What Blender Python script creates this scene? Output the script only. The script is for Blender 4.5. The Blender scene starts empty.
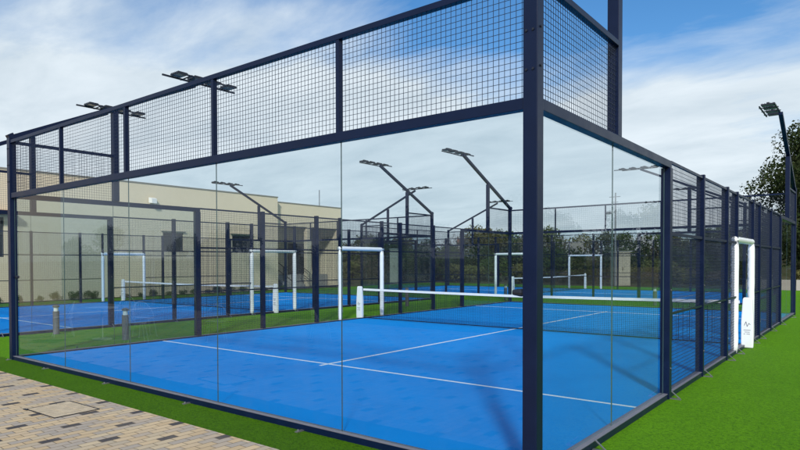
import bpy, bmesh, math, random
from mathutils import Vector, Matrix
random.seed(11)
S = bpy.context.scene
C = S.collection
R = math.radians
GR = -0.04          # level of the green turf (court turf is z = 0)

# ------------------------------------------------------------------ materials
def new_mat(name):
    m = bpy.data.materials.new(name); m.use_nodes = True
    nt = m.node_tree; nt.nodes.clear()
    return m, nt
def N(nt, t, **kw):
    n = nt.nodes.new(t)
    for k, v in kw.items():
        if k in n.bl_rna.properties: setattr(n, k, v)
        else: n.inputs[k].default_value = v
    return n
def out(nt, sh):
    o = nt.nodes.new('ShaderNodeOutputMaterial'); nt.links.new(sh, o.inputs['Surface'])
def mixc(nt, fac, a, b, blend='MIX'):
    n = nt.nodes.new('ShaderNodeMix'); n.data_type = 'RGBA'; n.blend_type = blend
    for i, v in ((0, fac), (6, a), (7, b)):
        if hasattr(v, 'is_linked') or isinstance(v, bpy.types.NodeSocket): nt.links.new(v, n.inputs[i])
        elif i == 0: n.inputs[0].default_value = v
        else: n.inputs[i].default_value = (v[0], v[1], v[2], 1)
    return n.outputs[2]
def math_(nt, op, a, b=None, c=None):
    n = nt.nodes.new('ShaderNodeMath'); n.operation = op
    for i, v in enumerate((a, b, c)):
        if v is None: continue
        if isinstance(v, bpy.types.NodeSocket): nt.links.new(v, n.inputs[i])
        else: n.inputs[i].default_value = v
    return n.outputs[0]
def ramp(nt, val, stops):
    n = nt.nodes.new('ShaderNodeValToRGB'); nt.links.new(val, n.inputs[0])
    e = n.color_ramp.elements
    while len(e) < len(stops): e.new(.5)
    for el, (p, c) in zip(e, stops):
        el.position = p; el.color = (c[0], c[1], c[2], 1) if not isinstance(c, (int, float)) else (c, c, c, 1)
    return n.outputs[0]
def noise(nt, vec, scale, detail=4, rough=.55, dist=0):
    n = nt.nodes.new('ShaderNodeTexNoise')
    n.inputs['Scale'].default_value = scale; n.inputs['Detail'].default_value = detail
    n.inputs['Roughness'].default_value = rough; n.inputs['Distortion'].default_value = dist
    if vec is not None: nt.links.new(vec, n.inputs['Vector'])
    return n.outputs[0]
def geopos(nt): return nt.nodes.new('ShaderNodeNewGeometry').outputs['Position']
def objco(nt): return nt.nodes.new('ShaderNodeTexCoord').outputs['Object']
def bump(nt, h, strength, dist=.01):
    b = nt.nodes.new('ShaderNodeBump'); b.inputs['Strength'].default_value = strength; b.inputs['Distance'].default_value = dist
    nt.links.new(h, b.inputs['Height']); return b.outputs[0]
def bsdf(nt, col, rough=.6, metal=0, normal=None, spec=.5, **kw):
    p = nt.nodes.new('ShaderNodeBsdfPrincipled')
    if isinstance(col, bpy.types.NodeSocket): nt.links.new(col, p.inputs['Base Color'])
    else: p.inputs['Base Color'].default_value = (col[0], col[1], col[2], 1)
    if isinstance(rough, bpy.types.NodeSocket): nt.links.new(rough, p.inputs['Roughness'])
    else: p.inputs['Roughness'].default_value = rough
    p.inputs['Metallic'].default_value = metal
    p.inputs['Specular IOR Level'].default_value = spec
    if normal is not None: nt.links.new(normal, p.inputs['Normal'])
    for k, v in kw.items(): p.inputs[k].default_value = v
    return p.outputs[0]

def plain(name, col, rough=.6, metal=0, var=.12, scale=6, bmp=0, bscale=60, spec=.5):
    m, nt = new_mat(name); p = objco(nt)
    n = noise(nt, p, scale, 5)
    c = mixc(nt, n, [x*(1-var) for x in col], [min(1, x*(1+var)) for x in col])
    nm = bump(nt, noise(nt, p, bscale, 4), bmp) if bmp else None
    rr = math_(nt, 'MULTIPLY_ADD', n, .2, rough-.1)
    out(nt, bsdf(nt, c, rr, metal, nm, spec)); return m

M = {}
M['navy'] = plain('navy powder coated steel', (.0010, .0066, .032), .38, 0, .3, 5, .04, 300, .28)
M['navy_wire'] = plain('dark coated wire', (.008, .014, .036), .5)
M['black_wire'] = plain('black net cord', (.004, .006, .013), .8, spec=.2)
M['plate'] = plain('grey base plate', (.15, .15, .18), .55, 0, .2, 9, .1, 80)
M['zinc'] = plain('zinc bracket', (.30, .30, .31), .4, .8, .2)
M['line'] = plain('white court line', (.78, .80, .82), .8, 0, .06, 40)
M['pad'] = plain('white vinyl padding', (.78, .80, .82), .38, 0, .05, 5, .12, 7)
M['lace'] = plain('grey marking', (.18, .19, .22), .5)
M['tape'] = plain('white net tape', (.80, .80, .80), .6, 0, .06, 12)
M['lamp_dark'] = plain('dark aluminium lamp', (.016, .02, .032), .4, .3)
M['lens'] = plain('frosted lamp lens', (.10, .11, .12), .2)
M['bollard'] = plain('weathered grey bollard', (.13, .12, .115), .6, 0, .25, 12)
M['cap'] = plain('pale diffuser', (.75, .74, .70), .35)
M['coping'] = plain('parapet coping', (.24, .22, .18), .6)
M['louvre'] = plain('grey louvre', (.055, .06, .065), .5)
M['brown'] = plain('brown timber', (.13, .06, .035), .6)
M['door'] = plain('dark glazed door', (.012, .016, .022), .15)
M['rail'] = plain('black railing', (.012, .012, .016), .4)
M['cabinet'] = plain('beige painted metal', (.50, .43, .32), .55, 0, .08, 2)
M['pole'] = plain('galvanised pole', (.28, .29, .31), .45, .5)
M['white_wire'] = plain('white painted steel', (.8, .8, .8), .4)
M['bark'] = plain('bark', (.07, .052, .038), .9, 0, .4, 4, .5, 20)
M['concrete'] = plain('pale concrete', (.40, .38, .34), .85, 0, .12, 3, .15, 60)
M['white_house'] = plain('white render', (.62, .60, .56), .8)
M['roof_tile'] = plain('roof tile', (.30, .13, .08), .8)
M['edge'] = plain('green glass edge', (.06, .10, .10), .2)
M['clear_plastic'] = plain('grey stair', (.32, .30, .27), .8)

def wall_mat():
    m, nt = new_mat('cream render'); p = objco(nt)
    a = noise(nt, p, .35, 5, .6); b = noise(nt, p, 3, 6, .65)
    c = mixc(nt, a, (.72, .59, .40), (.80, .68, .49))
    c = mixc(nt, math_(nt, 'MULTIPLY', b, .35), c, (.50, .43, .31))
    out(nt, bsdf(nt, c, .88, 0, bump(nt, noise(nt, p, 45, 6), .25), .3)); return m
M['wall'] = wall_mat()

def glass_mat():
    m, nt = new_mat('tempered glass')
    tr = N(nt, 'ShaderNodeBsdfTransparent'); tr.inputs[0].default_value = (.865, .908, .925, 1)
    gl = N(nt, 'ShaderNodeBsdfGlossy'); gl.inputs['Roughness'].default_value = 0.0
    gl.inputs['Color'].default_value = (1, 1, 1, 1)
    fr = N(nt, 'ShaderNodeFresnel'); fr.inputs['IOR'].default_value = 1.5
    g = N(nt, 'ShaderNodeNewGeometry')
    f = math_(nt, 'MULTIPLY', fr.outputs[0], math_(nt, 'SUBTRACT', 1.0, g.outputs['Backfacing']))
    f = math_(nt, 'MINIMUM', math_(nt, 'MULTIPLY', f, .9), .95)
    # faint film of dust and dried drops on the pane
    d = noise(nt, objco(nt), 2.2, 8, .7)
    dust = N(nt, 'ShaderNodeBsdfDiffuse'); dust.inputs[0].default_value = (.55, .58, .58, 1)
    df = math_(nt, 'MULTIPLY', ramp(nt, d, [(.50, 0.1), (.70, 1.0)]), .016)
    df = math_(nt, 'MULTIPLY', df, math_(nt, 'SUBTRACT', 1.0, g.outputs['Backfacing']))
    mx = N(nt, 'ShaderNodeMixShader'); nt.links.new(df, mx.inputs[0]); nt.links.new(tr.outputs[0], mx.inputs[1]); nt.links.new(dust.outputs[0], mx.inputs[2])
    m2 = N(nt, 'ShaderNodeMixShader'); nt.links.new(f, m2.inputs[0]); nt.links.new(mx.outputs[0], m2.inputs[1]); nt.links.new(gl.outputs[0], m2.inputs[2])
    out(nt, m2.outputs[0]); return m
M['glass'] = glass_mat()

def blue_mat():
    m, nt = new_mat('blue sanded court turf'); p = geopos(nt)
    a = noise(nt, p, .5, 5, .6, .6); mp = N(nt, 'ShaderNodeMapping'); nt.links.new(p, mp.inputs[0])
    mp.inputs['Scale'].default_value = (1, 3.2, 1); mp.inputs['Rotation'].default_value = (0, 0, R(25))
    b = noise(nt, mp.outputs[0], 2.2, 6, .65, .4); c = noise(nt, p, 95, 4, .85); sp = noise(nt, p, 260, 2, .8)
    col = mixc(nt, ramp(nt, a, [(.35, 0.), (.65, 1.)]), (.000, .235, .70), (.000, .285, .80))
    col = mixc(nt, math_(nt, 'MULTIPLY', ramp(nt, b, [(.56, 0.), (.70, 1.)]), .28), col, (.000, .200, .62))
    col = mixc(nt, math_(nt, 'MULTIPLY', ramp(nt, c, [(.42, 0.), (.64, 1.)]), .55), col, (.005, .32, .80))
    col = mixc(nt, math_(nt, 'MULTIPLY', ramp(nt, sp, [(.62, 0.), (.70, 1.)]), .40), col, (.35, .50, .70))
    nm = bump(nt, c, .6, .01)
    out(nt, bsdf(nt, col, .85, 0, nm, .06)); return m
M['blue'] = blue_mat()

def green_mat(g=1.0):
    m, nt = new_mat('green artificial turf'); p = geopos(nt)
    a = noise(nt, p, .6, 4, .6); b = noise(nt, p, 34, 4, .85); c = noise(nt, p, 85, 4, .85)
    mpg = N(nt, 'ShaderNodeMapping'); nt.links.new(p, mpg.inputs[0]); mpg.inputs['Scale'].default_value = (1.6, .35, 1); a = math_(nt, 'ADD', math_(nt, 'MULTIPLY', a, .6), math_(nt, 'MULTIPLY', noise(nt, mpg.outputs[0], 1.4, 6, .7), .4))
    col = mixc(nt, ramp(nt, a, [(.32, 0.), (.66, 1.)]), (.095, .275, .003), (.135, .350, .004))
    col = mixc(nt, ramp(nt, b, [(.40, 1.), (.54, 0.)]), col, (.050, .165, .004))
    col = mixc(nt, math_(nt, 'MULTIPLY', ramp(nt, c, [(.52, 0.), (.68, 1.)]), .75), col, (.22, .47, .02))
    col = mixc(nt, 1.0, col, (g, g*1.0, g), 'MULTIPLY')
    h = math_(nt, 'ADD', b, c)
    out(nt, bsdf(nt, col, .75, 0, bump(nt, h, .9, .02), .08)); return m
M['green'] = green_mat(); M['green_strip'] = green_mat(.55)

def dirt_mat():
    m, nt = new_mat('dry grass and sandy soil'); p = geopos(nt)
    a = noise(nt, p, .09, 6, .6, .5); b = noise(nt, p, 1.1, 6, .7)
    col = mixc(nt, ramp(nt, a, [(.40, 0.), (.60, 1.)]), (.105, .085, .045), (.055, .072, .020))
    col = mixc(nt, math_(nt, 'MULTIPLY', b, .6), col, (.07, .065, .028))
    out(nt, bsdf(nt, col, .95, 0, bump(nt, b, .6, .1), .1)); return m
M['dirt'] = dirt_mat()

def paver_mat(scale_tone=1.0, name='buff concrete pavers', dark=True):
    m, nt = new_mat(name); p = geopos(nt)
    wob = N(nt, 'ShaderNodeSeparateXYZ'); nt.links.new(p, wob.inputs[0])
    x, y = wob.outputs[0], wob.outputs[1]
    # joints wander a few millimetres
    jn = math_(nt, 'MULTIPLY', math_(nt, 'SUBTRACT', noise(nt, p, 9, 2), .5), .012)
    u = math_(nt, 'DIVIDE', math_(nt, 'ADD', math_(nt, 'ADD', x, jn), 6.20+.0506+40.5), .10125)
    ix = math_(nt, 'FLOOR', u)
    odd = math_(nt, 'MODULO', ix, 2.0)
    v = math_(nt, 'ADD', math_(nt, 'DIVIDE', math_(nt, 'ADD', math_(nt, 'ADD', y, jn), 41.6), .2), math_(nt, 'MULTIPLY', odd, .5))
    iy = math_(nt, 'FLOOR', v)
    fu = math_(nt, 'FRACT', u); fv = math_(nt, 'FRACT', v)
    eu = math_(nt, 'MULTIPLY', math_(nt, 'MINIMUM', fu, math_(nt, 'SUBTRACT', 1.0, fu)), .10125)
    ev = math_(nt, 'MULTIPLY', math_(nt, 'MINIMUM', fv, math_(nt, 'SUBTRACT', 1.0, fv)), .2)
    e = math_(nt, 'MINIMUM', eu, ev)
    body = ramp(nt, math_(nt, 'MULTIPLY', e, 100), [(.15, 0.), (.62, 1.)])
    cb = N(nt, 'ShaderNodeCombineXYZ'); nt.links.new(ix, cb.inputs[0]); nt.links.new(iy, cb.inputs[1])
    wn = N(nt, 'ShaderNodeTexWhiteNoise'); nt.links.new(cb.outputs[0], wn.inputs['Vector'])
    r1 = wn.outputs['Value']
    col = ramp(nt, r1, [(0., (.46, .33, .19)), (.3, (.57, .43, .26)), (.5, (.50, .38, .25)), (.56, (.36, .31, .27)), (.80, (.30, .275, .26)), (.9, (.40, .33, .24)), (1., (.54, .43, .28))])
    col = mixc(nt, math_(nt, 'MULTIPLY', noise(nt, p, 22, 6, .8), .5), col, (.56, .45, .30))
    # regular dark pavers: every fourth course, staggered
    q = math_(nt, 'ADD', math_(nt, 'DIVIDE', ix, 4.0), math_(nt, 'DIVIDE', iy, 2.0))
    isx = math_(nt, 'COMPARE', math_(nt, 'MODULO', ix, 4.0), 0.0, .1)
    isy = math_(nt, 'COMPARE', math_(nt, 'MODULO', iy, 2.0), 0.0, .1)
    isq = math_(nt, 'COMPARE', math_(nt, 'MODULO', q, 2.0), 0.0, .1)
    dk = math_(nt, 'MULTIPLY', math_(nt, 'MULTIPLY', isx, isy), isq)
    if dark: col = mixc(nt, dk, col, (.060, .055, .060))
    col = mixc(nt, math_(nt, 'MULTIPLY', ramp(nt, noise(nt, p, 1.1, 5, .6), [(.45, 0.), (.7, 1.)]), .25), col, (.36, .30, .22))
    col = mixc(nt, body, (.20, .155, .10), col)
    h = math_(nt, 'ADD', body, math_(nt, 'MULTIPLY', noise(nt, p, 160, 4, .7), .35))
    out(nt, bsdf(nt, col, .85, 0, bump(nt, h, .9, .006), .3)); return m
M['paver'] = paver_mat()

def leaf_mat(name, c1, c2, c3=None, trans=.25):
    m, nt = new_mat(name)
    oi = N(nt, 'ShaderNodeObjectInfo'); p = objco(nt)
    n = noise(nt, p, 1.3, 3); w = N(nt, 'ShaderNodeTexWhiteNoise'); nt.links.new(N(nt, 'ShaderNodeNewGeometry').outputs['Random Per Island'], w.inputs['Vector'])
    col = mixc(nt, w.outputs['Value'], c1, c2)
    col = mixc(nt, math_(nt, 'MULTIPLY', ramp(nt, n, [(.4, 0.), (.65, 1.)]), .5), col, c3 or c2)
    hs = N(nt, 'ShaderNodeHueSaturation'); nt.links.new(col, hs.inputs['Color'])
    nt.links.new(math_(nt, 'MULTIPLY_ADD', oi.outputs['Random'], .5, .75), hs.inputs['Value'])
    nt.links.new(math_(nt, 'MULTIPLY_ADD', oi.outputs['Random'], .04, .48), hs.inputs['Hue'])
    d = N(nt, 'ShaderNodeBsdfDiffuse'); nt.links.new(hs.outputs[0], d.inputs[0])
    t = N(nt, 'ShaderNodeBsdfTranslucent'); nt.links.new(hs.outputs[0], t.inputs[0])
    mx = N(nt, 'ShaderNodeMixShader'); mx.inputs[0].default_value = trans
    nt.links.new(d.outputs[0], mx.inputs[1]); nt.links.new(t.outputs[0], mx.inputs[2])
    out(nt, mx.outputs[0]); return m
M['leaf_dark'] = leaf_mat('dark evergreen leaves', (.030, .050, .018), (.055, .080, .028), (.075, .080, .035))
M['leaf_mid'] = leaf_mat('mid green leaves', (.06, .10, .028), (.12, .16, .045), (.08, .09, .035))
M['leaf_olive'] = leaf_mat('olive leaves', (.13, .14, .05), (.21, .20, .07), (.14, .12, .06))
M['leaf_dry'] = leaf_mat('dry brown twigs', (.13, .10, .07), (.20, .16, .11), (.10, .09, .06), .1)
M['leaf_oak'] = leaf_mat('leaves of the large tree', (.020, .034, .012), (.040, .054, .020), (.060, .058, .028))

# ------------------------------------------------------------------ mesh helpers
def tag(o, label=None, cat=None, group=None, kind=None):
    if label: o['label'] = label
    if cat: o['category'] = cat
    if group: o['group'] = group
    if kind: o['kind'] = kind
    return o
def empty(name, loc=(0, 0, 0), rz=0):
    o = bpy.data.objects.new(name, None); C.objects.link(o); o.location = loc; o.rotation_euler = (0, 0, rz)
    o.empty_display_size = .2; return o
def copy_tree(o, parent=None):
    kids = [k for k in C.objects if k.parent == o]
    c = o.copy(); C.objects.link(c); c.parent = parent
    for k in kids: copy_tree(k, c)
    return c
class MB:
    def __init__(s): s.v = []; s.f = []; s.mi = []
    def add(s, vs, fs, mi=0):
        b = len(s.v); s.v += [tuple(v) for v in vs]; s.f += [tuple(b+i for i in f) for f in fs]; s.mi += [mi]*len(fs)
    def box(s, a, b, mi=0):
        x0, y0, z0 = (min(a[i], b[i]) for i in range(3)); x1, y1, z1 = (max(a[i], b[i]) for i in range(3))
        s.add([(x0,y0,z0),(x1,y0,z0),(x1,y1,z0),(x0,y1,z0),(x0,y0,z1),(x1,y0,z1),(x1,y1,z1),(x0,y1,z1)],
              [(0,3,2,1),(4,5,6,7),(0,1,5,4),(1,2,6,5),(2,3,7,6),(3,0,4,7)], mi)
        return s
    def bar(s, p, q, w, h=None, mi=0, up=(0, 0, 1)):
        h = h or w; p = Vector(p); q = Vector(q); d = (q-p).normalized()
        u = d.cross(Vector(up))
        if u.length < 1e-3: u = d.cross(Vector((0, 1, 0)))
        u.normalize(); v = u.cross(d).normalized()
        vs = [p+u*a*w/2+v*b*h/2 for a, b in ((-1,-1),(1,-1),(1,1),(-1,1))]+[q+u*a*w/2+v*b*h/2 for a, b in ((-1,-1),(1,-1),(1,1),(-1,1))]
        s.add(vs, [(0,1,2,3),(7,6,5,4),(0,4,5,1),(1,5,6,2),(2,6,7,3),(3,7,4,0)], mi); return s
    def tube(s, pts, rad, n=8, mi=0, caps=True):
        pts = [Vector(p) for p in pts]; rad = rad if isinstance(rad, (list, tuple)) else [rad]*len(pts)
        b = len(s.v); prev = None
        ref = Vector((0, 0, 1)) if abs((pts[-1]-pts[0]).normalized().z) < .8 else Vector((0, 1, 0))
        for i, p in enumerate(pts):
            d = (pts[min(i+1, len(pts)-1)]-pts[max(i-1, 0)]).normalized()
            u = d.cross(ref)
            if u.length < 1e-2: u = d.cross(Vector((1, .3, 0)))
            u.normalize()
            if prev is not None and u.dot(prev) < 0: u = -u
            prev = u; v = u.cross(d)
            s.v += [tuple(p+(u*math.cos(2*math.pi*k/n)+v*math.sin(2*math.pi*k/n))*rad[i]) for k in range(n)]
        for i in range(len(pts)-1):
            for k in range(n):
                s.f.append((b+i*n+k, b+i*n+(k+1)%n, b+(i+1)*n+(k+1)%n, b+(i+1)*n+k)); s.mi.append(mi)
        if caps:
            s.f.append(tuple(b+k for k in range(n))); s.mi.append(mi)
            s.f.append(tuple(b+(len(pts)-1)*n+k for k in reversed(range(n)))); s.mi.append(mi)
        return s
    def build(s, name, mats, parent=None, smooth=False, bevel=0):
        me = bpy.data.meshes.new(name); me.from_pydata(s.v, [], s.f)
        mats = mats if isinstance(mats, (list, tuple)) else [mats]
        for m in mats: me.materials.append(m)
        me.polygons.foreach_set('material_index', s.mi)
        bm = bmesh.new(); bm.from_mesh(me); bmesh.ops.recalc_face_normals(bm, faces=bm.faces)
        if bevel: bmesh.ops.bevel(bm, geom=list(bm.edges), offset=bevel, segments=2, affect='EDGES', profile=.6, clamp_overlap=True)
        bm.to_mesh(me); bm.free()
        if smooth: me.polygons.foreach_set('use_smooth', [True]*len(me.polygons))
        me.update()
        o = bpy.data.objects.new(name, me); C.objects.link(o); o.parent = parent
        return o
def box(name, a, b, mat, parent=None, bevel=0, **kw):
    o = MB().box(a, b).build(name, mat, parent, bevel=bevel)
    return tag(o, **kw) if kw else o

# ------------------------------------------------------------------ the setting: ground
def terrain():
    n = 70; x0, x1, y0, y1 = -420, 420, -260, 520
    mb = MB(); vs = []
    def h(x, y):
        d = max(0, y-62-.12*abs(x+20)); e = max(0, -y-70); w = max(0, -x-75)
        return -.10 + min(3.2, d*.045) + min(2.0, e*.02)+min(2.5, w*.02)
    for j in range(n+1):
        for i in range(n+1):
            x = x0+(x1-x0)*i/n; y = y0+(y1-y0)*j/n; vs.append((x, y, h(x, y)))
    fs = [(j*(n+1)+i, j*(n+1)+i+1, (j+1)*(n+1)+i+1, (j+1)*(n+1)+i) for j in range(n) for i in range(n)]
    mb.add(vs, fs); o = mb.build('terrain', M['dirt'], smooth=True); tag(o, kind='structure'); return h
H = terrain()
def sheet(name, x0, y0, x1, y1, z, mat, th=.04):
    return box(name, (x0, y0, z-th), (x1, y1, z), mat, kind='structure')
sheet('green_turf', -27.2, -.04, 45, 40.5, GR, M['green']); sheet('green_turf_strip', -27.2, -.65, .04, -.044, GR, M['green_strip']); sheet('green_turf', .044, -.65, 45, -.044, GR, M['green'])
sheet('pavement', -40, -9, 24, -.654, GR, M['paver'])
courts = [(-5, 10, 0), (-19, 10, 0), (-12, 29.5, R(90))]
which = ['nearest', 'left neighbouring', 'rear crosswise']
for cx, cy, rz in courts:
    w, l = (5.0, 10.0) if rz == 0 else (10.0, 5.0)
    sheet('blue_court_turf', cx-w+.02, cy-l+.02, cx+w-.02, cy+l-.02, 0, M['blue'], .09)
    ln = MB(); t = .004
    def L(a, b):
        # local -> world
        c, s_ = math.cos(rz), math.sin(rz)
        P = [(cx+c*p[0]-s_*p[1], cy+s_*p[0]+c*p[1]) for p in (a, b)]
        ln.box((P[0][0], P[0][1], .001), (P[1][0], P[1][1], t))
    for s_ in (-1, 1):
        L((-4.97, s_*6.95-.025), (4.97, s_*6.95+.025))
    o1 = ln.build('court_lines', M['line']); tag(o1, kind='structure')
    l2 = MB(); c, s_ = math.cos(rz), math.sin(rz)
    def L2(a, b):
        P = [(cx+c*p[0]-s_*p[1], cy+s_*p[0]+c*p[1]) for p in (a, b)]
        l2.box((P[0][0], P[0][1], .001), (P[1][0], P[1][1], t+.001))
    for a, b in ((-7.15, -6.98), (-6.92, 6.92), (6.98, 7.15)): L2((-.025, a), (.025, b))
    tag(l2.build('court_lines', M['line']), kind='structure')

# ------------------------------------------------------------------ the glass and mesh cage of a padel court
PZ, B0, B1, T0, T1 = .03, 2.904, 2.995, 3.899, 3.954
def wires(mb, axis, c, a0, a1, z0, z1, w=.0036, sp=.05):
    # welded wire mesh in the plane axis = c, spanning a0..a1 along the other axis
    def B(a, b, zz0, zz1, dep):
        if axis == 'y': mb.box((a, c-w/2+dep, zz0), (b, c+w/2+dep, zz1))
        else: mb.box((c-w/2+dep, a, zz0), (c+w/2+dep, b, zz1))
    n = max(1, round((a1-a0)/sp))
    for i in range(1, n): x = a0+(a1-a0)*i/n; B(x-w/2, x+w/2, z0, z1, 0)
    m = max(1, round((z1-z0)/sp))
    for i in range(1, m): z = z0+(z1-z0)*i/m; B(a0, a1, z-w/2, z+w/2, .004)
def make_cage():
    g = empty('padel_cage')
    def part(mb, name, mat, bevel=0): return mb.build(name, mat, g, bevel=bevel)
    W, Lh = 5.0, 10.0
    # base plates and kerb profile
    for s in (-1, 1):
        m = MB(); m.box((-W-.055, s*(Lh-.055), GR-.03), (W+.055, s*(Lh+.052), PZ-.006)); part(m, 'base_rail', M['navy'])
        m = MB(); m.box((-W-.053, s*(Lh-.03), PZ-.006), (W+.053, s*(Lh+.051), PZ)); part(m, 'base_plate', M['plate'])
        m = MB(); m.box((s*(W-.055), -Lh+.056, GR-.03), (s*(W+.052), Lh-.056, PZ-.006)); part(m, 'base_rail', M['navy'])
        m = MB(); m.box((s*(W-.045), -Lh+.058, PZ-.006), (s*(W+.051), Lh-.058, PZ)); part(m, 'base_plate', M['plate'])
    # corner posts with bolts
    for sx in (-1, 1):
        for sy in (-1, 1):
            m = MB(); m.box((sx*(W-.050), sy*(Lh-.050), GR), (sx*(W+.068), sy*(Lh+.068), 4.0)); p = part(m, 'post', M['navy'], .006)
            for z in (3.2, 3.5, 3.8):
                for dx in (-.02, .035):
                    b = MB(); b.tube([(sx*(W+dx), sy*(Lh+.066), z), (sx*(W+dx), sy*(Lh+.078), z)], .010, 6); b.build('bolt', M['lamp_dark'], p)
                b = MB(); b.tube([(sx*(W+.066), sy*(Lh+.01), z+.03), (sx*(W+.078), sy*(Lh+.01), z+.03)], .010, 6); b.build('bolt', M['lamp_dark'], p)
            b = MB(); b.tube([(sx*(W-.045), sy*(Lh-.02), 1.47), (sx*(W-.10), sy*(Lh-.02), 1.47), (sx*(W-.17), sy*(Lh-.02), 1.47)], [.026, .034, .022], 10)
            b.build('clamp', M['lamp_dark'], p)
    # end walls: five panes, a beam, five bays of mesh above
    for s in (-1, 1):
        m = MB(); m.box((-W+.049, s*(Lh-.03), B0), (W-.049, s*(Lh+.055), B1)); part(m, 'beam', M['navy'], .004)
        m = MB(); m.box((-W+.051, s*(Lh-.01), T0), (W-.051, s*(Lh+.055), T1)); part(m, 'top_rail', M['navy'], .003)
        for i in range(5):
            x0 = -W+2*i; a = x0+(.06 if i == 0 else .002); b = x0+2-(.06 if i == 4 else .002)
            m = MB(); glass_pane(m, 'y', s*(Lh-.006), a, b, PZ+.002, B0+.03); part(m, 'glass_panel', [M['glass'], M['edge']])
            m = MB(); wires(m, 'y', s*(Lh+.02), x0+.03, x0+1.97, B1, T0); part(m, 'mesh_panel', M['navy_wire'])
            if i: 
                m = MB(); m.box((x0-.022, s*(Lh-.008), B1), (x0+.022, s*(Lh+.050), T0)); part(m, 'mullion', M['navy'])
    for sx in (-1, 1):
        xg = sx*(W-.006)
        for sy in (-1, 1):
            m = MB(); m.box((sx*(W-.03), sy*(Lh-.049), B0), (sx*(W+.055), sy*(Lh-4.06), B1)); part(m, 'beam', M['navy'], .004)
            m = MB(); m.box((sx*(W-.005), sy*(Lh-.049), T0), (sx*(W+.052), sy*(Lh-1.94), T1)); part(m, 'top_rail', M['navy'], .003)
            for a, b in ((.06, 1.928), (1.932, 3.93)):
                m = MB(); glass_pane(m, 'x', xg, *sorted((sy*(Lh-a), sy*(Lh-b))), PZ+.002, B0+.03); part(m, 'glass_panel', [M['glass'], M['edge']])
            m = MB(); wires(m, 'x', sx*(W+.02), *sorted((sy*(Lh-.05), sy*(Lh-1.95))), B1, T0); part(m, 'mesh_panel', M['navy_wire'])
            for yy, dpt in ((4.0, .12), (6, .08), (8, .08), (9.0, .06)):
                m = MB(); ht = 3.0 if yy == 4.0 else 3.03
                if yy == 4.0: m.box((sx*(W-.045), sy*(Lh-3.94), GR), (sx*(W+.068), sy*(Lh-4.06), B0-.002))
                else: m.box((sx*(W-.042), sy*(Lh-yy-dpt/2), GR), (sx*(W+.066), sy*(Lh-yy+dpt/2), ht))
                pp = part(m, 'post', M['navy'], .004)
                if yy < 9:
                    for z in (.35, 1.35, 2.45):
                        b = MB(); b.tube([(sx*(W+.065), sy*(Lh-yy), z), (sx*(W+.076), sy*(Lh-yy), z)], .009, 6); b.build('bolt', M['zinc'], pp)
            bays = ((4.06, 5.96), (6.04, 7.96), (8.04, 8.97))
            for a, b in bays:
                y0, y1 = sorted((sy*(Lh-a), sy*(Lh-b)))
                m = MB(); wires(m, 'x', sx*(W+.015), y0, y1, PZ, 2.97, w=.0042); part(m, 'mesh_panel', M['navy_wire'])
                for z, t in ((1.04, .03), (2.07, .04), (2.985, .035)): m = MB(); m.box((sx*(W+.02), y0, z-t/2), (sx*(W+.05), y1, z+t/2)); part(m, 'cross_rail', M['navy'])
        m = MB(); wires(m, 'x', sx*(W+.015), -.97, .97, 2.2, 2.97); part(m, 'mesh_panel', M['navy_wire'])
        for z, t in ((2.18, .04), (2.985, .035)): m = MB(); m.box((sx*(W+.02), -.97, z-t/2), (sx*(W+.05), .97, z+t/2)); part(m, 'cross_rail', M['navy'])
    # foot brackets bolted to the slab
    for s in (-1, 1):
        for i in range(11):
            x = -W+i; 
            if i % 2 == 0 or 1:
                if i not in (0, 10) and i % 2: continue
                part(bracket(x-.5 if i else x, s*(Lh+.05), 0, s), 'foot_bracket', M['zinc'])
        for yy in (1.2, 4, 6, 8, 9, 11, 12, 14, 16, 18.8):
            part(bracket(s*(W+.06), yy-Lh, s, 0), 'foot_bracket', M['zinc'])
    return g
def bracket(x, y, dx, dy):
    m = MB()
    if dx: m.box((x, y-.02, GR), (x+dx*.13, y+.02, GR+.012)); m.bar((x+dx*.02, y, GR+.10), (x+dx*.12, y, GR+.015), .02, .008); m.tube([(x+dx*.10, y, GR+.01), (x+dx*.10, y, GR+.028)], .011, 6)
    else: m.box((x-.02, y, GR), (x+.02, y+dy*.10, GR+.012)); m.tube([(x, y+dy*.07, GR+.01), (x, y+dy*.07, GR+.028)], .011, 6)
    return m
def glass_pane(m, axis, c, a0, a1, z0, z1, t=.012):
    if axis == 'y': P = [(a0, c-t/2), (a1, c-t/2), (a1, c+t/2), (a0, c+t/2)]; big = (0, 2)
    else: P = [(c-t/2, a0), (c+t/2, a0), (c+t/2, a1), (c-t/2, a1)]; big = (1, 3)
    vs = [(x, y, z0) for x, y in P]+[(x, y, z1) for x, y in P]
    b = len(m.v); m.v += vs
    for k in range(4):
        q = (k+1) % 4; m.f.append((b+k, b+q, b+q+4, b+k+4)); m.mi.append(0 if k in big else 1)
    m.f += [(b, b+3, b+2, b+1), (b+4, b+5, b+6, b+7)]; m.mi += [1, 1]

cage = make_cage()
cages = [cage, copy_tree(cage), copy_tree(cage)]
cl = ['navy steel and glass cage around the nearest blue court, its corner post in the foreground',
      'navy steel and glass cage of the court beside the cream building',
      'navy steel and glass cage of the crosswise court behind the nearest one']
for o, (cx, cy, rz), l in zip(cages, courts, cl):
    o.location = (cx, cy, 0); o.rotation_euler = (0, 0, rz); tag(o, l, 'court cage', 'padel court cages')

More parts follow.
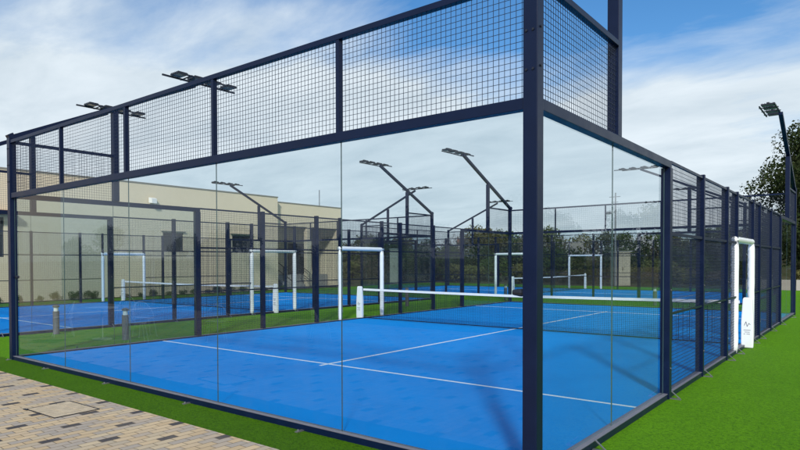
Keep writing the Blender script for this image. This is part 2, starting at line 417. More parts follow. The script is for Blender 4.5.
# ------------------------------------------------------------------ net with its padded end posts
def make_net():
    g = empty('court_net')
    n = 40
    zt = lambda x: .88+.04*(abs(x)/5)**1.3
    m = MB()
    sp = .042; k = int(9.84/sp)
    for i in range(k+1):
        x = -4.92+9.84*i/k; m.box((x-.0022, -.0022, .03), (x+.0022, .0022, zt(x)-.03))
    for j in range(21):
        f = j/20
        for i in range(n):
            xa = -4.92+9.84*i/n; xb = -4.92+9.84*(i+1)/n
            za = .03+(zt(xa)-.06)*f; zb = .03+(zt(xb)-.06)*f
            m.bar((xa, .003, za), (xb, .003, zb), .0044)
    m.build('net_mesh', M['black_wire'], g)
    m = MB()
    for i in range(n):
        xa = -4.95+9.9*i/n; xb = -4.95+9.9*(i+1)/n
        m.bar((xa, 0, zt(xa)-.03), (xb, 0, zt(xb)-.03), .016, .062)
    m.build('net_tape', M['tape'], g)
    m = MB(); m.bar((-4.95, 0, .03), (4.95, 0, .03), .012, .022); m.build('bottom_cord', M['black_wire'], g)
    for s in (-1, 1):
        m = MB()
        w0, w1, d0 = .118, .092, .052; x = s*5.09
        vs = []
        for z, w in ((GR+.012, w0*.95), (.10, w0), (.5, .118), (.95, w1), (.985, w1*.8)):
            for a, b in ((-1, -1), (1, -1), (1, 1), (-1, 1)): vs.append((x+a*w*.9+(-s*.0), b*d0*(w/w0)*1.0, z))
        fs = [(4*i+j, 4*i+(j+1) % 4, 4*i+4+(j+1) % 4, 4*i+4+j) for i in range(4) for j in range(4)]+[(3, 2, 1, 0), (16, 17, 18, 19)]
        m.add(vs, fs); p = m.build('padded_post', M['pad'], g, bevel=.02, smooth=False)
        t = MB()
        # printed marks low on the outward face
        for a, b in (((-.05, .42), (-.02, .50)), ((-.02, .50), (.0, .40)), ((.0, .40), (.03, .47)), ((.03, .47), (.055, .44)), ((-.06, .33), (.06, .33)), ((-.045, .29), (.045, .29)), ((-.06, .25), (-.03, .25)), ((-.01, .25), (.05, .25))):
            for (p0, p1) in ((a, b),):
                t.bar((x+p0[0], -d0*.93, p0[1]), (x+p1[0], -d0*.93, p1[1]), .008, .012)
        t.build('printed_mark', M['lace'], p)
    return g
net = make_net(); nets = [net, copy_tree(net), copy_tree(net)]
nl = ['black net with white tape and padded white end posts across the nearest court',
      'black net with white tape across the court beside the cream building',
      'black net with white tape across the crosswise rear court']
for o, (cx, cy, rz), l in zip(nets, courts, nl):
    o.location = (cx, cy, 0); o.rotation_euler = (0, 0, rz); tag(o, l, 'net', 'nets across the courts')

# ------------------------------------------------------------------ white padded door arches
def make_arch():
    g = empty('padded_arch')
    rnd = random.Random(4)
    def limb(pts, r, name):
        P = []; RR = []
        for a, b in zip(pts[:-1], pts[1:]):
            a = Vector(a); b = Vector(b); k = max(2, int((b-a).length/.14))
            for i in range(k+(b == Vector(pts[-1]))):
                P.append(a.lerp(b, i/k)+Vector((rnd.uniform(-.002, .002), rnd.uniform(-.002, .002), 0))); RR.append(r*rnd.uniform(.98, 1.02))
        RR[0] *= .85; RR[-1] *= .85
        m = MB(); m.tube(P, RR, 14); return m.build(name, M['pad'], g, smooth=True)
    for s in (-1, 1):
        l = limb([(.012, s, GR+.012), (.012, s, 2.09)], .066, 'leg_padding')
        m = MB()
        m.tube([(-.050+.028*(i % 2), s-.046-.014*(i % 2), .25+i*.1) for i in range(18)], .004, 5)
        m.build('lacing', M['lace'], l)
    limb([(.012, -1.06, 2.13), (.012, 1.06, 2.13)], .064, 'crossbar_padding')
    return g
arch = make_arch()
al = [('white padded arch over the right gateway of the nearest court, closest to the camera', 0, 1),
      ('white padded arch over the left gateway of the nearest court', 0, -1),
      ('white padded arch over the right gateway of the court beside the cream building', 1, 1),
      ('white padded arch over the far gateway beside the cream wall, behind two fences', 1, -1),
      ('white padded arch before the shrubs, far side of the crosswise rear court', 2, 1),
      ('white padded arch on the near side of the crosswise rear court', 2, -1)]
for i, (l, ci, s) in enumerate(al):
    o = arch if i == 0 else copy_tree(arch)
    cx, cy, rz = courts[ci]
    if rz == 0: o.location = (cx+s*5.0, cy, 0); o.rotation_euler = (0, 0, 0 if s > 0 else R(180))
    else: o.location = (cx, cy+s*5.0, 0); o.rotation_euler = (0, 0, R(90) if s > 0 else R(-90))
    tag(o, l, 'padded arch', 'padded arches over the court gateways')

# ------------------------------------------------------------------ floodlights: mast, slanted arm, rack of lamps
def make_flood():
    # origin at the cage corner on the ground, arm runs towards +y
    g = empty('floodlight')
    m = MB(); m.box((-.048, 1.94, B1+.003), (.066, 2.055, 4.86)); m.build('support_post', M['navy'], g, bevel=.004)
    m = MB(); m.bar((0.01, -.03, 4.0), (0.01, 3.95, 5.80), .10, .09); m.bar((.01, -.06, 3.99), (.01, .03, 4.045), .12, .12); m.build('arm', M['navy'], g)
    m = MB(); m.bar((-.02, 3.10, 5.865), (-.02, 5.10, 5.865), .035, .035)
    m.bar((-.38, 3.35, 5.87), (-.38, 4.85, 5.87), .03, .03)
    for y in (3.6, 4.1, 4.6): m.bar((.03, y, 5.86), (-.42, y, 5.872), .025, .02)
    m.build('rack', M['lamp_dark'], g)
    for y in (3.42, 3.86, 4.34, 4.78):
        m = MB(); m.box((-.34, y-.13, 5.885), (-.04, y+.13, 5.918))
        for k in range(5): m.box((-.32+k*.062, y-.12, 5.918), (-.312+k*.062, y+.12, 5.936))
        m.box((-.22, y-.05, 5.936), (-.16, y+.05, 5.965))
        h = m.build('lamp_head', M['lamp_dark'], g)
        m = MB(); m.box((-.33, y-.115, 5.879), (-.05, y+.115, 5.8845)); m.build('lens', M['lens'], h)
    return g
fl = make_flood(); first = True
names = {0: ['floodlight on the near left corner of the nearest court, seen above the mesh', 'floodlight mast rising beside the foreground corner post, out of the top of the picture',
             'floodlight at the far left corner of the nearest court, the one tallest against the sky', 'floodlight at the far right corner of the nearest court, beside the large tree'],
         1: ['leftmost floodlight, of the court beside the building, seen behind the mesh', 'second floodlight from the left above the mesh, near right corner of the building side court',
             'floodlight in front of the cream building, far left corner of the building side court', 'floodlight on the far right corner of the building side court, crossing a smaller one'],
         2: ['small floodlight leaning right, near left corner of the crosswise rear court', 'small floodlight leaning right, far left corner of the crosswise rear court',
             'floodlight leaning left seen through the right hand glass, near right corner of the rear court', 'smallest floodlight at the far right corner of the crosswise rear court']}
for ci, (cx, cy, rz) in enumerate(courts):
    # corners in local coordinates: nl, nr, fl, fr
    for k, (sx, sy) in enumerate(((-1, -1), (1, -1), (-1, 1), (1, 1))):
        if ci == 1 and k == 0: continue
        if first: o = fl; first = False
        else: o = copy_tree(fl)
        # mirrored racks for the two hands come from a half turn; keep lamps leaning into the court
        if rz == 0:
            o.location = (cx+sx*5.0, cy+sy*10.0, 0); o.rotation_euler = (0, 0, 0 if sy < 0 else R(180))
            mirror = (sx*(-sy) < 0)
        else:
            X, Y = cx+sx*10.0, cy+sy*5.0
            o.location = (X, Y, 0); o.rotation_euler = (0, 0, R(-90) if sx < 0 else R(90))
            mirror = (sx*sy < 0)
        if mirror:   # lamps on the other side of the arm
            for kx in [q for q in C.objects if q.parent == o and q.name.split('.')[0] in ('rack', 'lamp_head', 'arm', 'support_post')]:
                kx.scale.x = -1
        order = names[ci][k] if rz == 0 else names[ci][{(-1, -1): 0, (-1, 1): 1, (1, -1): 2, (1, 1): 3}[(sx, sy)]]
        tag(o, order, 'floodlight', 'floodlights on the court corners')
        if ci == 1 and k == 1: o['label'] = names[1][0].replace('leftmost floodlight, of the court beside the building', 'leftmost floodlight above the mesh') 

# ------------------------------------------------------------------ bollard lights
def make_bollard():
    g = empty('bollard_light')
    m = MB(); m.tube([(0, 0, -.01), (0, 0, .56)], .075, 20); m.build('column', M['bollard'], g, smooth=False)
    m = MB(); m.tube([(0, 0, .56), (0, 0, .66)], .055, 16); m.build('diffuser', M['cap'], g)
    m = MB(); m.tube([(0, 0, .66), (0, 0, .70), (0, 0, .72)], [.08, .08, .03], 20); m.build('cap', M['bollard'], g)
    return g
bo = make_bollard()
bl = [((-13.5, 2.3), 'grey bollard light on the green strip, close to the far glass cage, leftmost'),
      ((-11.1, 2.8), 'grey bollard light on the green strip right of the leftmost bollard'),
      ((-12.3, 15.6), 'grey bollard light seen through the left padded gateway'),
      ((-11.0, 21.6), 'grey bollard light on the turf behind the far left corner of the nearest court'),
      ((-4.7, 22.0), 'grey bollard light behind the net, near the right hand glass')]
for i, ((x, y), l) in enumerate(bl):
    o = bo if i == 0 else copy_tree(bo)
    o.location = (x, y, GR+.01); tag(o, l, 'bollard light', 'bollard lights between the courts')

# ------------------------------------------------------------------ manhole cover set in the pavers
mh = empty('manhole_cover', (-5.40, -1.22, GR+.004), R(2))
m = MB(); w, l = .35, .27
for a, b in (((-w, -l), (w, -l)), ((w, -l), (w, l)), ((w, l), (-w, l)), ((-w, l), (-w, -l))):
    m.bar((a[0], a[1], -.001), (b[0], b[1], -.001), .010, .010)
m.build('frame', M['lamp_dark'], mh)
m = MB()
for i in range(7):
    for j in range(3):
        x0 = -w+.012+i*(2*w-.024)/7; y0 = -l+.012+j*(2*l-.024)/3
        m.box((x0+.005, y0+.005, -.012), (x0+(2*w-.024)/7-.005, y0+(2*l-.024)/3-.005, .004))
mm = MB(); mm.box((-w+.006, -l+.006, -.02), (w-.006, l-.006, -.001)); mm.build('tray', M['bark'], mh)
m.build('infill', plain('pale worn paver infill', (.47, .385, .27), .85, 0, .5, 9, .5, 70), mh, bevel=.0015)
m = MB(); m.box((-w-.02, -l-.03, 0), (-w+.07, -l+.0, .007)); m.build('lifting_plate', M['lamp_dark'], mh)
tag(mh, 'square paver filled manhole cover with a dark rim in the buff paving', 'manhole cover')

# ------------------------------------------------------------------ cream building
def make_building():
    g = empty('cream_building', (-28, 8, GR))
    yo = -8.0
    X = 0.0; T = .3
    # front skin with openings (y, z ranges in world y)
    wins = [(14.56, 15.86, 2.42, 3.45), (19.35, 20.75, 2.45, 3.45), (2.6, 6.45, 2.05, 3.85), (-3.5, -.5, .0, 2.6)]
    def skin(x1, y0, y1, z1, holes, name):
        ys = sorted({y0, y1, *[h[0] for h in holes], *[h[1] for h in holes]}); zs = sorted({0, z1, *[h[2] for h in holes], *[h[3] for h in holes]})
        m = MB()
        for a, b in zip(ys[:-1], ys[1:]):
            c = (a+b)/2; run = None
            for p, q in zip(zs[:-1], zs[1:]):
                d = (p+q)/2; solid = not any(h[0] < c < h[1] and h[2] < d < h[3] for h in holes)
                if solid: run = [p, q] if run is None else [run[0], q]
                if (not solid or q == zs[-1]) and run is not None:
                    m.box((x1-T, a+yo, run[0]), (x1, b+yo, run[1])); run = None
        bm_o = m.build(name, M['wall'], g)
        me = bm_o.data; bm = bmesh.new(); bm.from_mesh(me); bmesh.ops.remove_doubles(bm, verts=bm.verts, dist=.0005)
        # drop interior faces shared by two blocks
        seen = {}
        for f in bm.faces: seen.setdefault(tuple(round(c, 3) for c in f.calc_center_median()), []).append(f)
        bmesh.ops.delete(bm, geom=[f for fs in seen.values() if len(fs) > 1 for f in fs], context='FACES_ONLY')
        bm.to_mesh(me); bm.free(); return bm_o
    skin(X, -9, 23.1, 6.02, wins, 'wall')
    xb = X-.5
    skin(xb, 23.1, 29.9, 5.78, [(23.5, 26.3, 0, 4.25), (26.75, 29.5, 0, 4.25)], 'wall')
    m = MB(); m.box((X-12, -9+yo, 5.6), (X-T, 23.1+yo, 5.75)); m.build('roof', M['concrete'], g); m = MB(); m.box((X-12, 23.1+yo, 5.45), (xb-T, 29.9+yo, 5.55)); m.build('roof', M['concrete'], g)
    m = MB(); m.box((X-T-.03, -9+yo, 6.021), (X+.03, 23.13+yo, 6.09)); m.build('coping', M['coping'], g); m = MB(); m.box((xb-T-.03, 23.14+yo, 5.781), (xb+.03, 29.93+yo, 5.85)); m.build('coping', M['coping'], g)
    m = MB(); m.box((X-12, -9.0+yo, 0), (X-T-.001, -8.7+yo, 6.0)); m.build('side_wall', M['wall'], g); m = MB(); m.box((X-12, 29.6+yo, 0), (xb-T-.001, 29.9+yo, 5.77)); m.build('side_wall', M['wall'], g); m = MB(); m.box((X-.502, 22.8+yo, 0), (X-T-.002, 23.1+yo, 6.0)); m.build('side_wall', M['wall'], g); m = MB(); m.box((X-12.3, -9+yo, 0), (X-12, 29.9+yo, 5.9)); m.build('side_wall', M['wall'], g)
    # recessed porch: back wall, floor, door, steps
    m = MB(); m.box((xb-3.2, 22.7+yo, 0), (xb-3.0, 29.58+yo, 5.4)); m.box((xb-3.0, 22.7+yo, 4.3), (xb-T-.002, 29.58+yo, 4.45)); m.build('porch_wall', M['wall'], g)
    m = MB(); m.box((xb-3.0, 23.2+yo, 0), (xb-1.0, 29.5+yo, .9)); m.build('porch_floor', M['clear_plastic'], g)
    for y in (23.9, 27.3):
        m = MB(); m.box((xb-2.99, y+yo, .9), (xb-2.93, y+1.9+yo, 3.2)); d = m.build('door', M['door'], g)
        m = MB()
        for a in (0, .95, 1.84): m.box((xb-2.929, y+yo+a, .9), (xb-2.90, y+yo+a+.06, 3.2))
        m.build('frame', M['louvre'], d)
    m = MB()
    for k in range(5): m.box((xb-1.0+k*.28, 24.2+yo, 0), (xb-.72+k*.28, 26.0+yo, .9-(k+1)*.16+.0))
    m.build('steps', M['clear_plastic'], g)
    for y in (24.25, 26.0):
        m = MB()
        for hh in (.5, 1.0): m.bar((xb-1.0, y+yo, .9+hh), (xb+.6, y+yo, .05+hh), .035)
        for k in (0, .5, 1): m.bar((xb-1.0+1.6*k, y+yo, .9-.85*k), (xb-1.0+1.6*k, y+yo, 1.9-.85*k), .035)
        m.build('handrail', M['rail'], g)
    for i, (a, b, c, d) in enumerate(wins):
        m = MB()
        for q in ((a, a+.05, c, d), (b-.05, b, c, d), (a+.05, b-.05, c, c+.05), (a+.05, b-.05, d-.05, d)):
            m.box((X-.14, q[0]+yo, q[2]), (X-.04, q[1]+yo, q[3]))
        f = m.build('window' if i < 3 else 'door', M['louvre'], g)
        m = MB()
        if i < 2:
            k = int((d-c-.1)/.075)
            for j in range(k):
                z = c+.06+j*.075; m.add([(X-.13, a+.05+yo, z), (X-.13, b-.05+yo, z), (X-.06, b-.05+yo, z+.055), (X-.06, a+.05+yo, z+.055), (X-.13, a+.05+yo, z+.012), (X-.13, b-.05+yo, z+.012), (X-.06, b-.05+yo, z+.067), (X-.06, a+.05+yo, z+.067)],
                      [(0, 1, 2, 3), (7, 6, 5, 4), (0, 4, 5, 1), (2, 6, 7, 3), (1, 5, 6, 2), (3, 7, 4, 0)])
            m.box((X-.20, a+.05+yo, c+.05), (X-.18, b-.05+yo, d-.05))
            m.build('louvre_blades', M['louvre'], f)
        else:
            m.box((X-.12, a+.05+yo, c+.05), (X-.10, b-.05+yo, d-.05)); m.build('pane', M['door'], f)
    m = MB(); m.box((X+.001, 2.2+yo, 3.95), (X+.45, 6.8+yo, 4.15)); m.build('awning_board', M['brown'], g)
    m = MB(); m.box((X+.001, 19.2+yo, 3.5), (X+.14, 20.9+yo, 3.56)); m.build('lintel', M['coping'], g); m = MB(); m.box((X+.001, 14.45+yo, 3.5), (X+.10, 15.97+yo, 3.54)); m.build('lintel', M['coping'], g)
    m = MB(); m.box((X+.001, 13.75+yo, 5.12), (X+.10, 13.9+yo, 5.22)); m.add([(X+.10, 13.65+yo, 5.02), (X+.34, 13.70+yo, 4.98), (X+.34, 14.0+yo, 4.98), (X+.10, 14.05+yo, 5.02), (X+.10, 13.65+yo, 5.30), (X+.34, 13.7+yo, 5.22), (X+.34, 14.0+yo, 5.22), (X+.10, 14.05+yo, 5.30)],
        [(0, 3, 2, 1), (4, 5, 6, 7), (0, 1, 5, 4), (1, 2, 6, 5), (2, 3, 7, 6), (3, 0, 4, 7)]); m.build('wall_lamp', M['cap'], g)
    m = MB(); m.bar((xb-2, 29.7+yo, 5.85), (xb-2, 29.7+yo, 7.3), .05); m.build('antenna', M['pole'], g)
    tag(g, 'long flat roofed cream rendered building with louvred windows and a recessed porch', 'building')
make_building()

# ------------------------------------------------------------------ small background structures
VF = (-.6442, .7649); VR = (.7649, .6442); CAM = (2.0606, -4.5876, 1.7138)
def at(px, t):   # spot on the ground plan t metres ahead, in the direction of photo column px
    l = (px-356.3)/616.6*t
    return CAM[0]+VF[0]*t+VR[0]*l, CAM[1]+VF[1]*t+VR[1]*l
def cabinet(px, t, w, h, d, label, rot=R(40)):
    x, y = at(px, t); g = empty('service_cabinet', (x, y, -.09), rot)
    m = MB(); m.box((-w/2, -d/2, 0), (w/2, d/2, h)); m.build('body', M['cabinet'], g, bevel=.01)
    m = MB(); m.box((-w/2-.05, -d/2-.06, h+.001), (w/2+.05, d/2+.05, h+.07)); m.build('roof', M['concrete'], g)
    for s in (-1, 1):
        m = MB(); m.box((s*.012, -d/2-.02, .12), (s*(w/2-.05), -d/2-.001, h-.08)); q = m.build('door', M['cabinet'], g)
        m = MB(); m.box((s*.03, -d/2-.045, h*.45), (s*.055, -d/2-.021, h*.55)); m.build('handle', M['rail'], q)
    tag(g, label, 'cabinet')
cabinet(620, 47, 1.15, 2.55, .9, 'beige metal service cabinet standing between the shrubs behind the rear court')
cabinet(394, 52, .75, 2.9, .7, 'narrow pale service cabinet seen through the mesh left of the centre')
x, y = at(615, 46.5); g = empty('camera_pole', (x, y, -.1))
m = MB(); m.tube([(0, 0, 0), (0, 0, 7.0)], [.075, .05], 10); m.build('pole', M['pole'], g)
m = MB(); m.bar((-.45, 0, 6.7), (.35, 0, 6.7), .05); m.bar((-.3, 0, 6.3), (.2, 0, 6.3), .04); m.build('cross_arm', M['pole'], g)
m = MB(); m.bar((0, 0, 5.55), (-.35, -.1, 5.6), .05); m.box((-.62, -.2, 5.42), (-.2, 0, 5.60)); m.build('camera', M['pole'], g)
tag(g, 'slim grey pole with a security camera behind the rear court', 'pole')
x, y = at(653, 56); g = empty('wooden_pole', (x, y, -.1))
m = MB(); m.tube([(0, 0, 0), (0, 0, 4.6)], [.09, .07], 8); m.build('pole', M['pole'], g); m = MB(); m.bar((-.3, 0, 4.3), (.3, 0, 4.3), .06); m.build('cross_arm', M['pole'], g)
tag(g, 'short plain pole standing among the trees right of the camera pole', 'pole')
x, y = at(482, 120); g = empty('white_house', (x, y, H(x, y)), R(30))
m = MB(); m.box((-4.5, -3, 0), (4.5, 3, 3.6)); m.build('wall', M['white_house'], g)
m = MB(); m.add([(-4.8, -3.3, 3.6), (4.8, -3.3, 3.6), (4.8, 3.3, 3.6), (-4.8, 3.3, 3.6), (-4.8, 0, 4.9), (4.8, 0, 4.9)], [(0, 1, 5, 4), (2, 3, 4, 5), (0, 4, 3), (1, 2, 5), (3, 2, 1, 0)]); m.build('roof', M['roof_tile'], g)
for xx in (-2.6, .2, 2.6):
    m = MB(); m.box((xx, -3.03, 1.4), (xx+.9, -3.001, 2.4)); m.build('window', M['door'], g)
tag(g, 'small white house half hidden by distant trees', 'house')

# low wall behind the courts on the right
m = MB(); m.box((-1.7, 42.2, -.1), (5, 42.5, .55)); tag(m.build('low_wall', M['concrete']), 'low pale wall at the end of the green turf under the large tree', 'wall')

# ------------------------------------------------------------------ trees and shrubs
def leaf_cloud(mb, blobs, n, size, rnd, flat=.8):
    tot = sum(b[3]**2 for b in blobs)
    for (cx, cy, cz, r) in blobs:
        k = int(n*r*r/tot)
        for _ in range(k):
            while True:
                d = Vector((rnd.uniform(-1, 1), rnd.uniform(-1, 1), rnd.uniform(-1, 1)))
                if .05 < d.length < 1: break
            d = d.normalized()*(d.length**.45)
            jag = 1+.25*math.sin(d.x*7+cx)*math.cos(d.y*6+cz)
            p = Vector((cx+d.x*r*jag, cy+d.y*r*jag, cz+d.z*r*flat*jag))
            nn = (d+Vector((rnd.gauss(0, .6), rnd.gauss(0, .6), rnd.gauss(0, .6)))).normalized()
            u = nn.orthogonal().normalized(); u = (Matrix.Rotation(rnd.uniform(0, 6.28), 3, nn) @ u); v = nn.cross(u)
            s = size*rnd.uniform(.6, 1.4)
            mb.add([p-u*s*.5, p+v*s*.32, p+u*s*.5, p-v*s*.32], [(0, 1, 2, 3)])
def make_tree(name, h, rad, leaf, n, size, seed, low=.3, trunk_r=.16, nb=14, sparse=False):
    rnd = random.Random(seed); g = empty(name)
    m = MB(); top = h*.62
    m.tube([(0, 0, -.3), (.05, 0, h*.2), (rnd.uniform(-.1, .1)*rad, .05, top*.7), (rnd.uniform(-.15, .15)*rad, 0, top)], [trunk_r*1.2, trunk_r, trunk_r*.7, trunk_r*.35], 8)
    blobs = []
    for i in range(nb):
        a = rnd.uniform(0, 6.28); q = rnd.random()
        z = h*(low+(.93-low)*q); rr = rad*math.sin(math.pi*min(.96, .18+.74*q))*rnd.uniform(.35, .85)
        b = (math.cos(a)*rr, math.sin(a)*rr, z, rad*rnd.uniform(.24, .42)); blobs.append(b)
        m.tube([(0, 0, z*.55), (b[0]*.5, b[1]*.5, z*.8), (b[0], b[1], z)], [trunk_r*.4, trunk_r*.25, trunk_r*.08], 5, caps=False)
        if sparse:
            for _ in range(7):
                e = Vector((b[0], b[1], z))+Vector((rnd.gauss(0, .4), rnd.gauss(0, .4), rnd.uniform(.1, .9)))*rad*.5
                m.tube([(b[0]*.7, b[1]*.7, z*.9), e], [trunk_r*.13, trunk_r*.03], 4, caps=False)
    blobs.append((0, 0, h*.85, rad*.3))
    m.build('trunk', M['bark'], g, smooth=True)
    mb = MB(); leaf_cloud(mb, blobs, n, size, rnd)
    me = mb.build('crown', M[leaf], g); return g
def make_shrub(name, h, rad, leaf, n, size, seed):
    rnd = random.Random(seed); g = empty(name); m = MB(); blobs = []
    for i in range(7):
        a = rnd.uniform(0, 6.28); rr = rad*rnd.uniform(0, .7); b = (math.cos(a)*rr, math.sin(a)*rr, h*rnd.uniform(.35, .72), rad*rnd.uniform(.3, .48)); blobs.append(b)
        m.tube([(0, 0, -.1), (b[0]*.6, b[1]*.6, b[2]*.6), b[:3]], [.03, .02, .008], 4, caps=False)
    m.build('stem', M['bark'], g)
    mb = MB(); leaf_cloud(mb, blobs, n, size, rnd, flat=h/rad*.6 if h < rad else 1); mb.build('foliage', M[leaf], g); return g
kinds = [('evergreen_tree', 6.0, 3.2, 'leaf_dark', 5200, .26, 1, .12), ('broadleaf_tree', 5.4, 3.0, 'leaf_mid', 5000, .24, 2, .12),
         ('bare_tree', 5.8, 2.8, 'leaf_dry', 1500, .16, 3, .25), ('olive_tree', 4.6, 2.9, 'leaf_olive', 4500, .20, 5, .10)]
protos = [make_tree(k[0], *k[1:7], k[7], low=None) if False else make_tree(k[0], k[1], k[2], k[3], k[4], k[5], k[6], low=k[7], nb=18, sparse=(k[0] == 'bare_tree')) for k in kinds]
pused = [False]*4
desc = ['dark evergreen tree', 'mid green broadleaf tree', 'bare brown twiggy tree', 'grey green olive tree']
def place_tree(k, x, y, s, label, group, sz=1):
    o = protos[k] if not pused[k] else copy_tree(protos[k]); pused[k] = True
    o.location = (x, y, H(x, y)); o.rotation_euler = (0, 0, random.uniform(0, 6.28)); o.scale = (s, s, s*sz)
    tag(o, label, 'tree', group)
lst = []
px = 338.0
while px < 830:
    t = random.uniform(62, 84); lst.append((px, t)); px += random.uniform(11, 19)
for px, t in list(lst)[::2]: lst.append((px+random.uniform(4, 12), t+random.uniform(18, 40)))
def ordinal(px):
    if px < 400: return 'between the cream building and the left court lights'
    if px < 440: return 'behind the far corner of the building side court'
    if px < 525: return 'behind the rear court, left of the foreground post'
    if px < 600: return 'behind the rear court, right of the foreground post'
    if px < 668: return 'near the grey camera pole'
    return 'beyond the right hand mesh fence'
kk = [0, 2, 1, 2, 3, 2, 0, 1, 2, 3, 3, 1]
for i, (px, t) in enumerate(lst):
    k = kk[i % 12] if px < 640 else [0, 1, 3, 1, 0][i % 5]
    top = 238 if px < 455 else 233
    hz = (262.6-random.uniform(top-5, top+9))/616.6*t+1.7
    x, y = at(px, t); g0 = H(x, y); base = kinds[k][1]
    s = max(.6, (hz-g0)/base)
    place_tree(k, x, y, s*.97, desc[k]+' in the wood '+ordinal(px), 'trees of the far wood, '+desc[k]+' '+ordinal(px))
# trees behind the camera, seen only mirrored in the glass
for i in range(22):
    x = -95+i*6.2+random.uniform(-2, 2); y = -random.uniform(42, 60)
    place_tree([0, 1, 0, 3][i % 4], x, y, random.uniform(.8, 1.35), desc[[0, 1, 0, 3][i % 4]]+' mirrored in the court glass', 'trees mirrored in the glass, '+desc[[0, 1, 0, 3][i % 4]])
for i in range(12):
    place_tree([1, 0, 3, 0][i % 4], 14+i*4.5+random.uniform(-2, 2), 92-i*1.5+random.uniform(-5, 5), random.uniform(1.3, 1.9), desc[[1, 0, 3, 0][i % 4]]+' mirrored in the right hand glass', 'trees mirrored in the right glass, '+desc[[1, 0, 3, 0][i % 4]])
big = make_tree('large_tree', 12.2, 5.9, 'leaf_oak', 70000, .21, 9, low=.20, trunk_r=.34, nb=64)
x, y = at(838, 46); big.location = (x, y, 0); tag(big, 'tall dense tree with brownish green leaves at the right edge', 'tree')
sk = [('green_shrub', 1.5, 1.2, 'leaf_mid', 1500, .13, 21), ('olive_shrub', 1.2, 1.3, 'leaf_olive', 1300, .12, 22), ('dry_shrub', 1.0, 1.1, 'leaf_dry', 1100, .11, 23), ('dark_shrub', 1.9, 1.2, 'leaf_dark', 1700, .14, 24)]
sp = [make_shrub(*k) for k in sk]; su = [False]*4
sdesc = ['leafy green shrub', 'yellowish olive shrub', 'dry brown shrub', 'dark green shrub']
def place_shrub(k, x, y, s, label, group):
    o = sp[k] if not su[k] else copy_tree(sp[k]); su[k] = True
    o.location = (x, y, H(x, y)); o.rotation_euler = (0, 0, random.uniform(0, 6.28)); o.scale = (s, s, s*random.uniform(.85, 1.15))
    tag(o, label, 'shrub', group)
px = 350.0; i = 0
while px < 835:
    for row in range(5):
        t = [46, 49, 54, 60, 66][row]+random.uniform(-2, 3)
        k = random.choice([1, 2, 3, 1, 3, 0]) if row else random.choice([1, 2, 2, 1, 0])
        p = px+random.uniform(-8, 8); x, y = at(p, t)
        if y < 43.5: continue
        if 608 < p < 632 and t < 50: continue
        place_shrub(k, x, y, random.uniform(.9, 1.3)+row*.22, sdesc[k]+' on the rough ground '+ordinal(p), 'rough ground shrubs, '+sdesc[k]+' '+ordinal(p))
    px += 17
for i in range(26):   # hedge strip at the foot of the building
    y = 2.5+i*.85; k = random.choice([0, 3, 2, 0, 1]); x = -27.35+random.uniform(-.1, .25)
    if y > 23: break
    place_shrub(k, x, y, random.uniform(.18, .34), sdesc[k]+' at the foot of the cream wall', 'planting along the cream wall, '+sdesc[k])

# ------------------------------------------------------------------ café furniture beside the court, mirrored in the glass
def make_chair():
    g = empty('wire_chair'); r = .012
    m = MB(); n = 16
    ring = [(.21*math.cos(2*math.pi*i/n), .21*math.sin(2*math.pi*i/n), .45) for i in range(n+1)]
    m.tube(ring, r, 6, caps=False)
    for i in range(-4, 5):
        y = i*.045; w = math.sqrt(.21**2-y*y); m.tube([(-w, y, .45), (w, y, .45)], .004, 4)
    m.build('seat', M['white_wire'], g)
    m = MB(); arc = [(.25*math.cos(a), .05+.20*math.sin(a), .45+.38*math.sin(a)) for a in [math.pi*i/14 for i in range(15)]]
    m.tube(arc, r, 6)
    for i in range(1, 14, 1):
        a = arc[i]; m.tube([(a[0]*.75, .18, .45), a], .004, 4)
    m.build('backrest', M['white_wire'], g)
    for sx in (-1, 1):
        for sy in (-1, 1):
            m = MB(); m.tube([(sx*.15, sy*.15, .45), (sx*.22, sy*.22, 0)], r, 6); m.build('leg', M['white_wire'], g)
    return g
ch = make_chair()
for i, (x, y, a) in enumerate([(-10.3, -2.6, 20), (-12.9, -2.2, 200), (-11.3, -3.4, 100), (-9.2, -3.9, 300), (-13.6, -4.2, 140), (-7.6, -5.6, 40)]):
    o = ch if i == 0 else copy_tree(ch); o.location = (x, y, GR); o.rotation_euler = (0, 0, R(a)); tag(o, 'white wire chair mirrored in the court glass', 'chair', 'wire chairs mirrored in the glass')
g = empty('bistro_table', (-11.6, -2.5, GR)); m = MB(); m.tube([(0, 0, .72), (0, 0, .74)], .35, 24); m.build('tabletop', M['white_wire'], g)
m = MB(); m.tube([(0, 0, 0), (0, 0, .72)], .025, 8); m.build('stem', M['white_wire'], g); m = MB(); m.tube([(0, 0, 0), (0, 0, .02)], .22, 20); m.build('foot', M['white_wire'], g)
tag(g, 'round white bistro table mirrored in the court glass', 'table')

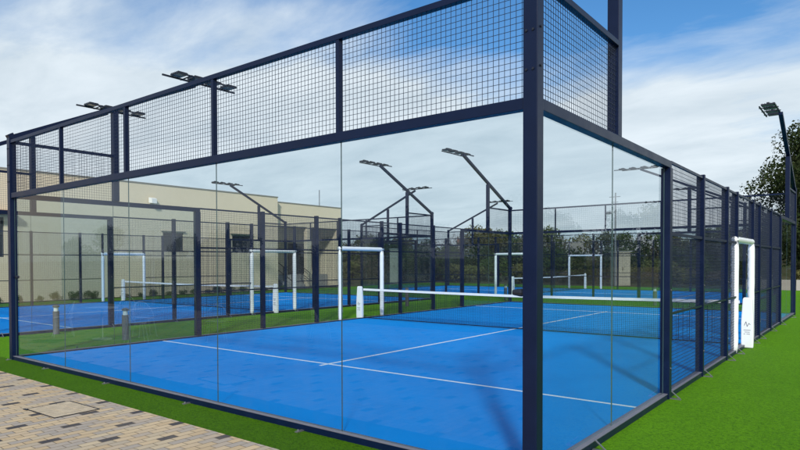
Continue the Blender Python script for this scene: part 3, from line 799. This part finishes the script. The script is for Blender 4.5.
# ------------------------------------------------------------------ light and sky
SUN_EL = R(32); az = math.atan2(-.83, .56)   # direction towards the sun in the ground plane
sd = Vector((math.cos(az)*math.cos(SUN_EL), math.sin(az)*math.cos(SUN_EL), math.sin(SUN_EL)))
L = bpy.data.lights.new('sun', 'SUN'); L.energy = 2.8; L.angle = R(5.0); L.color = (1, .955, .88)
lo = bpy.data.objects.new('sun', L); C.objects.link(lo); lo.rotation_euler = sd.to_track_quat('Z', 'Y').to_euler()
w = bpy.data.worlds.new('World'); S.world = w; w.use_nodes = True; nt = w.node_tree; nt.nodes.clear()
sky = nt.nodes.new('ShaderNodeTexSky'); sky.sky_type = 'NISHITA'; sky.sun_disc = False
sky.sun_elevation = SUN_EL; sky.sun_rotation = math.atan2(sd.x, sd.y)
sky.air_density = 1.0; sky.dust_density = .6; sky.ozone_density = 3.5
tc = nt.nodes.new('ShaderNodeTexCoord'); sx = nt.nodes.new('ShaderNodeSeparateXYZ'); nt.links.new(tc.outputs['Generated'], sx.inputs[0])
zc = math_(nt, 'ADD', math_(nt, 'MAXIMUM', sx.outputs[2], 0.0), .16)
cu = nt.nodes.new('ShaderNodeCombineXYZ'); nt.links.new(math_(nt, 'DIVIDE', sx.outputs[0], zc), cu.inputs[0]); nt.links.new(math_(nt, 'DIVIDE', sx.outputs[1], zc), cu.inputs[1])
mp = nt.nodes.new('ShaderNodeMapping'); nt.links.new(cu.outputs[0], mp.inputs[0]); mp.inputs['Rotation'].default_value = (0, 0, R(35)); mp.inputs['Scale'].default_value = (.62, 1.05, 1); mp.inputs['Location'].default_value = (.35, 1.9, 0)
n1 = noise(nt, mp.outputs[0], .9, 8, .55, .5); n2 = noise(nt, mp.outputs[0], 3.2, 8, .6, .3)
nn = math_(nt, 'ADD', math_(nt, 'MULTIPLY', n1, .72), math_(nt, 'MULTIPLY', n2, .28))
low = ramp(nt, sx.outputs[2], [(0.0, .40), (.235, .36), (.315, .08), (.42, 0.)])
# the open blue patch in the upper right of the picture
bd = nt.nodes.new('ShaderNodeVectorMath'); bd.operation = 'DOT_PRODUCT'; nt.links.new(tc.outputs['Generated'], bd.inputs[0])
def direc(px, py):
    f = Vector((VF[0], VF[1], 0)); r = Vector((VR[0], VR[1], 0)); d = f+r*((px-356.3)/616.6)+Vector((0, 0, (262.6-py)/616.6)); return d.normalized()
bd.inputs[1].default_value = direc(700, -150)
patch = ramp(nt, bd.outputs['Value'], [(.80, 0.), (.965, .25)])
val = math_(nt, 'SUBTRACT', math_(nt, 'ADD', nn, low), patch)
mask = ramp(nt, val, [(.38, 0.), (.51, .50), (.64, .95)])
cc = ramp(nt, n2, [(.3, (4.5, 5.2, 5.7)), (.7, (5.95, 6.55, 6.95))])
hs = nt.nodes.new('ShaderNodeHueSaturation'); nt.links.new(sky.outputs[0], hs.inputs['Color']); hs.inputs['Saturation'].default_value = 1.25
mx = mixc(nt, mask, hs.outputs[0], cc)
bg = nt.nodes.new('ShaderNodeBackground'); bg.inputs[1].default_value = .10; nt.links.new(mx, bg.inputs[0])
ow = nt.nodes.new('ShaderNodeOutputWorld'); nt.links.new(bg.outputs[0], ow.inputs[0])

# ------------------------------------------------------------------ camera
cam = bpy.data.cameras.new('camera'); co = bpy.data.objects.new('camera', cam); C.objects.link(co); S.camera = co
cam.sensor_width = 36; cam.lens = 616.6/800*36; cam.shift_x = .0546; cam.shift_y = .0613; cam.clip_end = 3000; cam.clip_start = .05
yaw, pit, rol = .700218, -.018607, -.003149
fw = Vector((-math.sin(yaw)*math.cos(pit), math.cos(yaw)*math.cos(pit), math.sin(pit))); r = Vector((math.cos(yaw), math.sin(yaw), 0)); u = r.cross(fw)
r2 = r*math.cos(rol)+u*math.sin(rol); u2 = -r*math.sin(rol)+u*math.cos(rol)
co.matrix_world = Matrix(((r2.x, u2.x, -fw.x, CAM[0]), (r2.y, u2.y, -fw.y, CAM[1]), (r2.z, u2.z, -fw.z, CAM[2]), (0, 0, 0, 1)))
S.view_settings.view_transform = 'Standard'; S.view_settings.look = 'None'; S.view_settings.exposure = .5; S.view_settings.gamma = 1; S.view_settings.use_curve_mapping = False
S.render.engine = 'CYCLES'
S.cycles.max_bounces = 12; S.cycles.transparent_max_bounces = 40; S.cycles.glossy_bounces = 4; S.cycles.diffuse_bounces = 3
